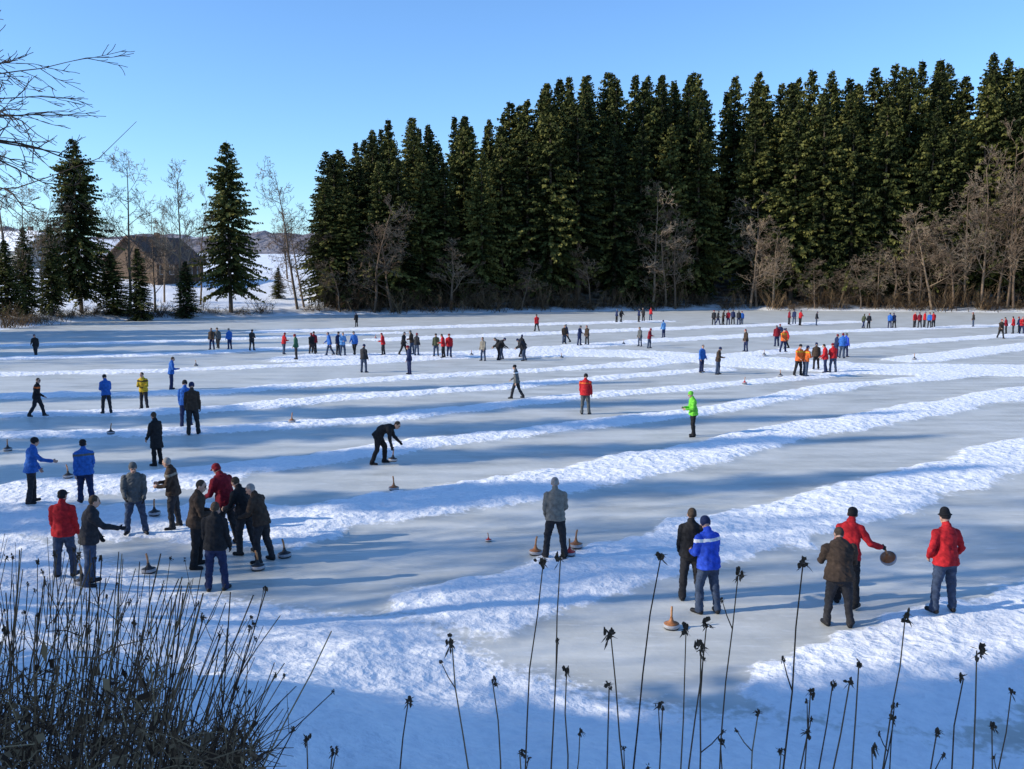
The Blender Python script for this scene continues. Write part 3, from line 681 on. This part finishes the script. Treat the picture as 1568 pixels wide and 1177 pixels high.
for o,hp_ in held:
    Mw=Matrix.Translation(o.location)@o.rotation_euler.to_matrix().to_4x4(); p=Mw@hp_
    s=mkobj('ice_stock',ST[2]); hgt=max(.01,p.z-.36); s.location=(p.x,p.y,hgt); s.rotation_euler=(0,R(4),0)
Mw=Matrix.Translation(thr.location)@thr.rotation_euler.to_matrix().to_4x4(); p=Mw@hn[1]
s=mkobj('ice_stock',ST[0]); s.rotation_euler=(R(35),R(-25),R(-10))
ax=s.rotation_euler.to_matrix()@Vector((0,.02,.34)); s.location=Vector(p)-ax
# ------------------------------------------------ foreground plants
M_STEM=foliage_mat('dry_stems',(.05,.026,.015),(.17,.095,.05),(.36,.23,.12)); M_HEAD=simple('dry_seed_heads',(.10,.058,.034),.95,.5,60,.8,.01)
def stem(G,base,top,r,rd,tint,bow=.1,n=6):
    b0=Vector(base); t=Vector(top); sv=Vector((rd.uniform(-1,1),rd.uniform(-.5,.5),0))*bow; pts=[]
    for k in range(n+1):
        s=k/n; pts.append(b0.lerp(t,s)+sv*math.sin(math.pi*s)*(t-b0).length+Vector((rd.gauss(0,.006),rd.gauss(0,.006),0)))
    G.tube(pts,[r*(1-.5*k/n) for k in range(n+1)],5,tint); return pts
def head(G,p,rd,s=.03):
    for k in range(6):
        q=Vector(p)+Vector((rd.gauss(0,s*.4),rd.gauss(0,s*.4),rd.gauss(0,s*.6)))
        G.blob(q,(s*rd.uniform(.2,.5),s*rd.uniform(.2,.5),s*rd.uniform(.3,.8)),.3,1,.4,(6,5))
    for k in range(11):
        a=rd.uniform(0,6.28); d=Vector((math.cos(a),math.sin(a),rd.uniform(-1.4,.6)))*s*rd.uniform(.9,1.9); wv=Vector((-math.sin(a),math.cos(a),0))*s*.16; p0=Vector(p)+Vector((0,0,rd.uniform(-s,s)*.5))
        G.quad(p0-wv,p0+d*.6-wv*1.4,p0+d,p0+d*.6+wv*1.4,.3,1)
rd=random.Random(11)
for px,py,lean in [(690,985,40),(757,1042,10),(830,856,-30),(857,856,-18),(868,1028,6),(930,1050,5),(934,972,12),(1011,850,-25),(1050,962,-10),(1072,990,-8),(1083,955,-30),(1133,878,-22),(1230,862,-75),(1243,1058,-20),(1275,1048,-25),(1301,1043,-45),(1316,1018,-20),(1370,1080,-15),(1367,1098,-25),(1388,942,-60),(1472,1038,-45),(1500,996,-30),(1521,1112,-10),(1549,1058,-60),(626,1072,-12),(470,1132,-20),(1235,1122,8),(1010,1080,-10),(1160,1090,-15),(1436,1120,-15),(510,1150,-4),(800,1150,6),(890,1120,-8),(1105,1135,14),(1195,1150,-10),(1340,1145,-20)]:
    D=rd.uniform(4.0,5.2); t=at(px,py,D); b0=at(px+lean*1.6,1380,D+rd.uniform(-.3,.3)); zb=gh(b0[0],b0[1])
    G=Geo(); pts=stem(G,(b0[0],b0[1],zb-.03),t,.0065,rd,rd.uniform(.2,.7),.03,8)
    head(G,t,rd,.027 if py<1000 else .019)
    for k in range(rd.randint(0,2)):
        q=pts[rd.randint(3,7)]; e=q+Vector((rd.uniform(-.1,.1),rd.uniform(-.1,.1),rd.uniform(.08,.2))); G.tube([q,q.lerp(e,.5)+Vector((0,0,-.01)),e],[.0035,.003,.002],4,.3)
        head(G,e,rd,.011)
    mkobj('dried_flower_stalk',G.mesh('stalk',[M_STEM,M_HEAD]))
G=Geo()
for k in range(235):
    bx=rd.uniform(-110,340); D=rd.uniform(4.2,7.0); lx=rd.gauss(35,48)+bx*.16
    e=float(np.interp(bx,[-110,60,200,300,340],[800,830,845,915,1010])); tp=e+abs(rd.gauss(0,1))*140
    t=at(bx+lx,tp,D); b0=at(bx*.9,1330,D+rd.uniform(-.4,.4)); zb=gh(b0[0],b0[1])
    pts=stem(G,(b0[0],b0[1],min(zb,b0[2]+.3)-.03),t,rd.uniform(.0035,.0075),rd,min(1,max(0,rd.gauss(.42,.3))),.05,7)
    for q in range(rd.randint(0,3)):
        pp=pts[rd.randint(2,6)]; ee=pp+Vector((rd.uniform(-.12,.16),rd.uniform(-.12,.12),rd.uniform(.12,.4)))
        G.tube([pp,pp.lerp(ee,.5)+Vector((0,0,-.02)),ee],[.0032,.0025,.0016],4,.45)
        if rd.random()<.2: head(G,ee,rd,.010)
    if rd.random()<.2: head(G,t,rd,.014)
for k in range(2000):
    D=rd.uniform(4.0,6.5); px=rd.uniform(-120,400); py=1185-abs(rd.gauss(0,60))*(1.2 if px<250 else .5); p=Vector(at(px,py,D))
    if k%3: 
        d=Vector((rd.gauss(0,.10),rd.gauss(0,.08),rd.gauss(.05,.12))); G.tube([p,p+d*.6+Vector((0,0,.02)),p+d*1.3],[.004,.003,.002],4,rd.uniform(0,1))
    else:
        a=Vector((rd.gauss(0,.03),rd.gauss(0,.03),rd.gauss(0,.03))); c_=Vector((rd.gauss(0,.02),rd.gauss(0,.02),rd.gauss(0,.03)))
        G.quad(p,p+a,p+a+c_,p+c_*1.2,rd.uniform(0,1),0)
mkobj('dry_shrub_thicket',G.mesh('thicket',[M_STEM,M_HEAD]))
print('objects',len(bpy.data.objects))
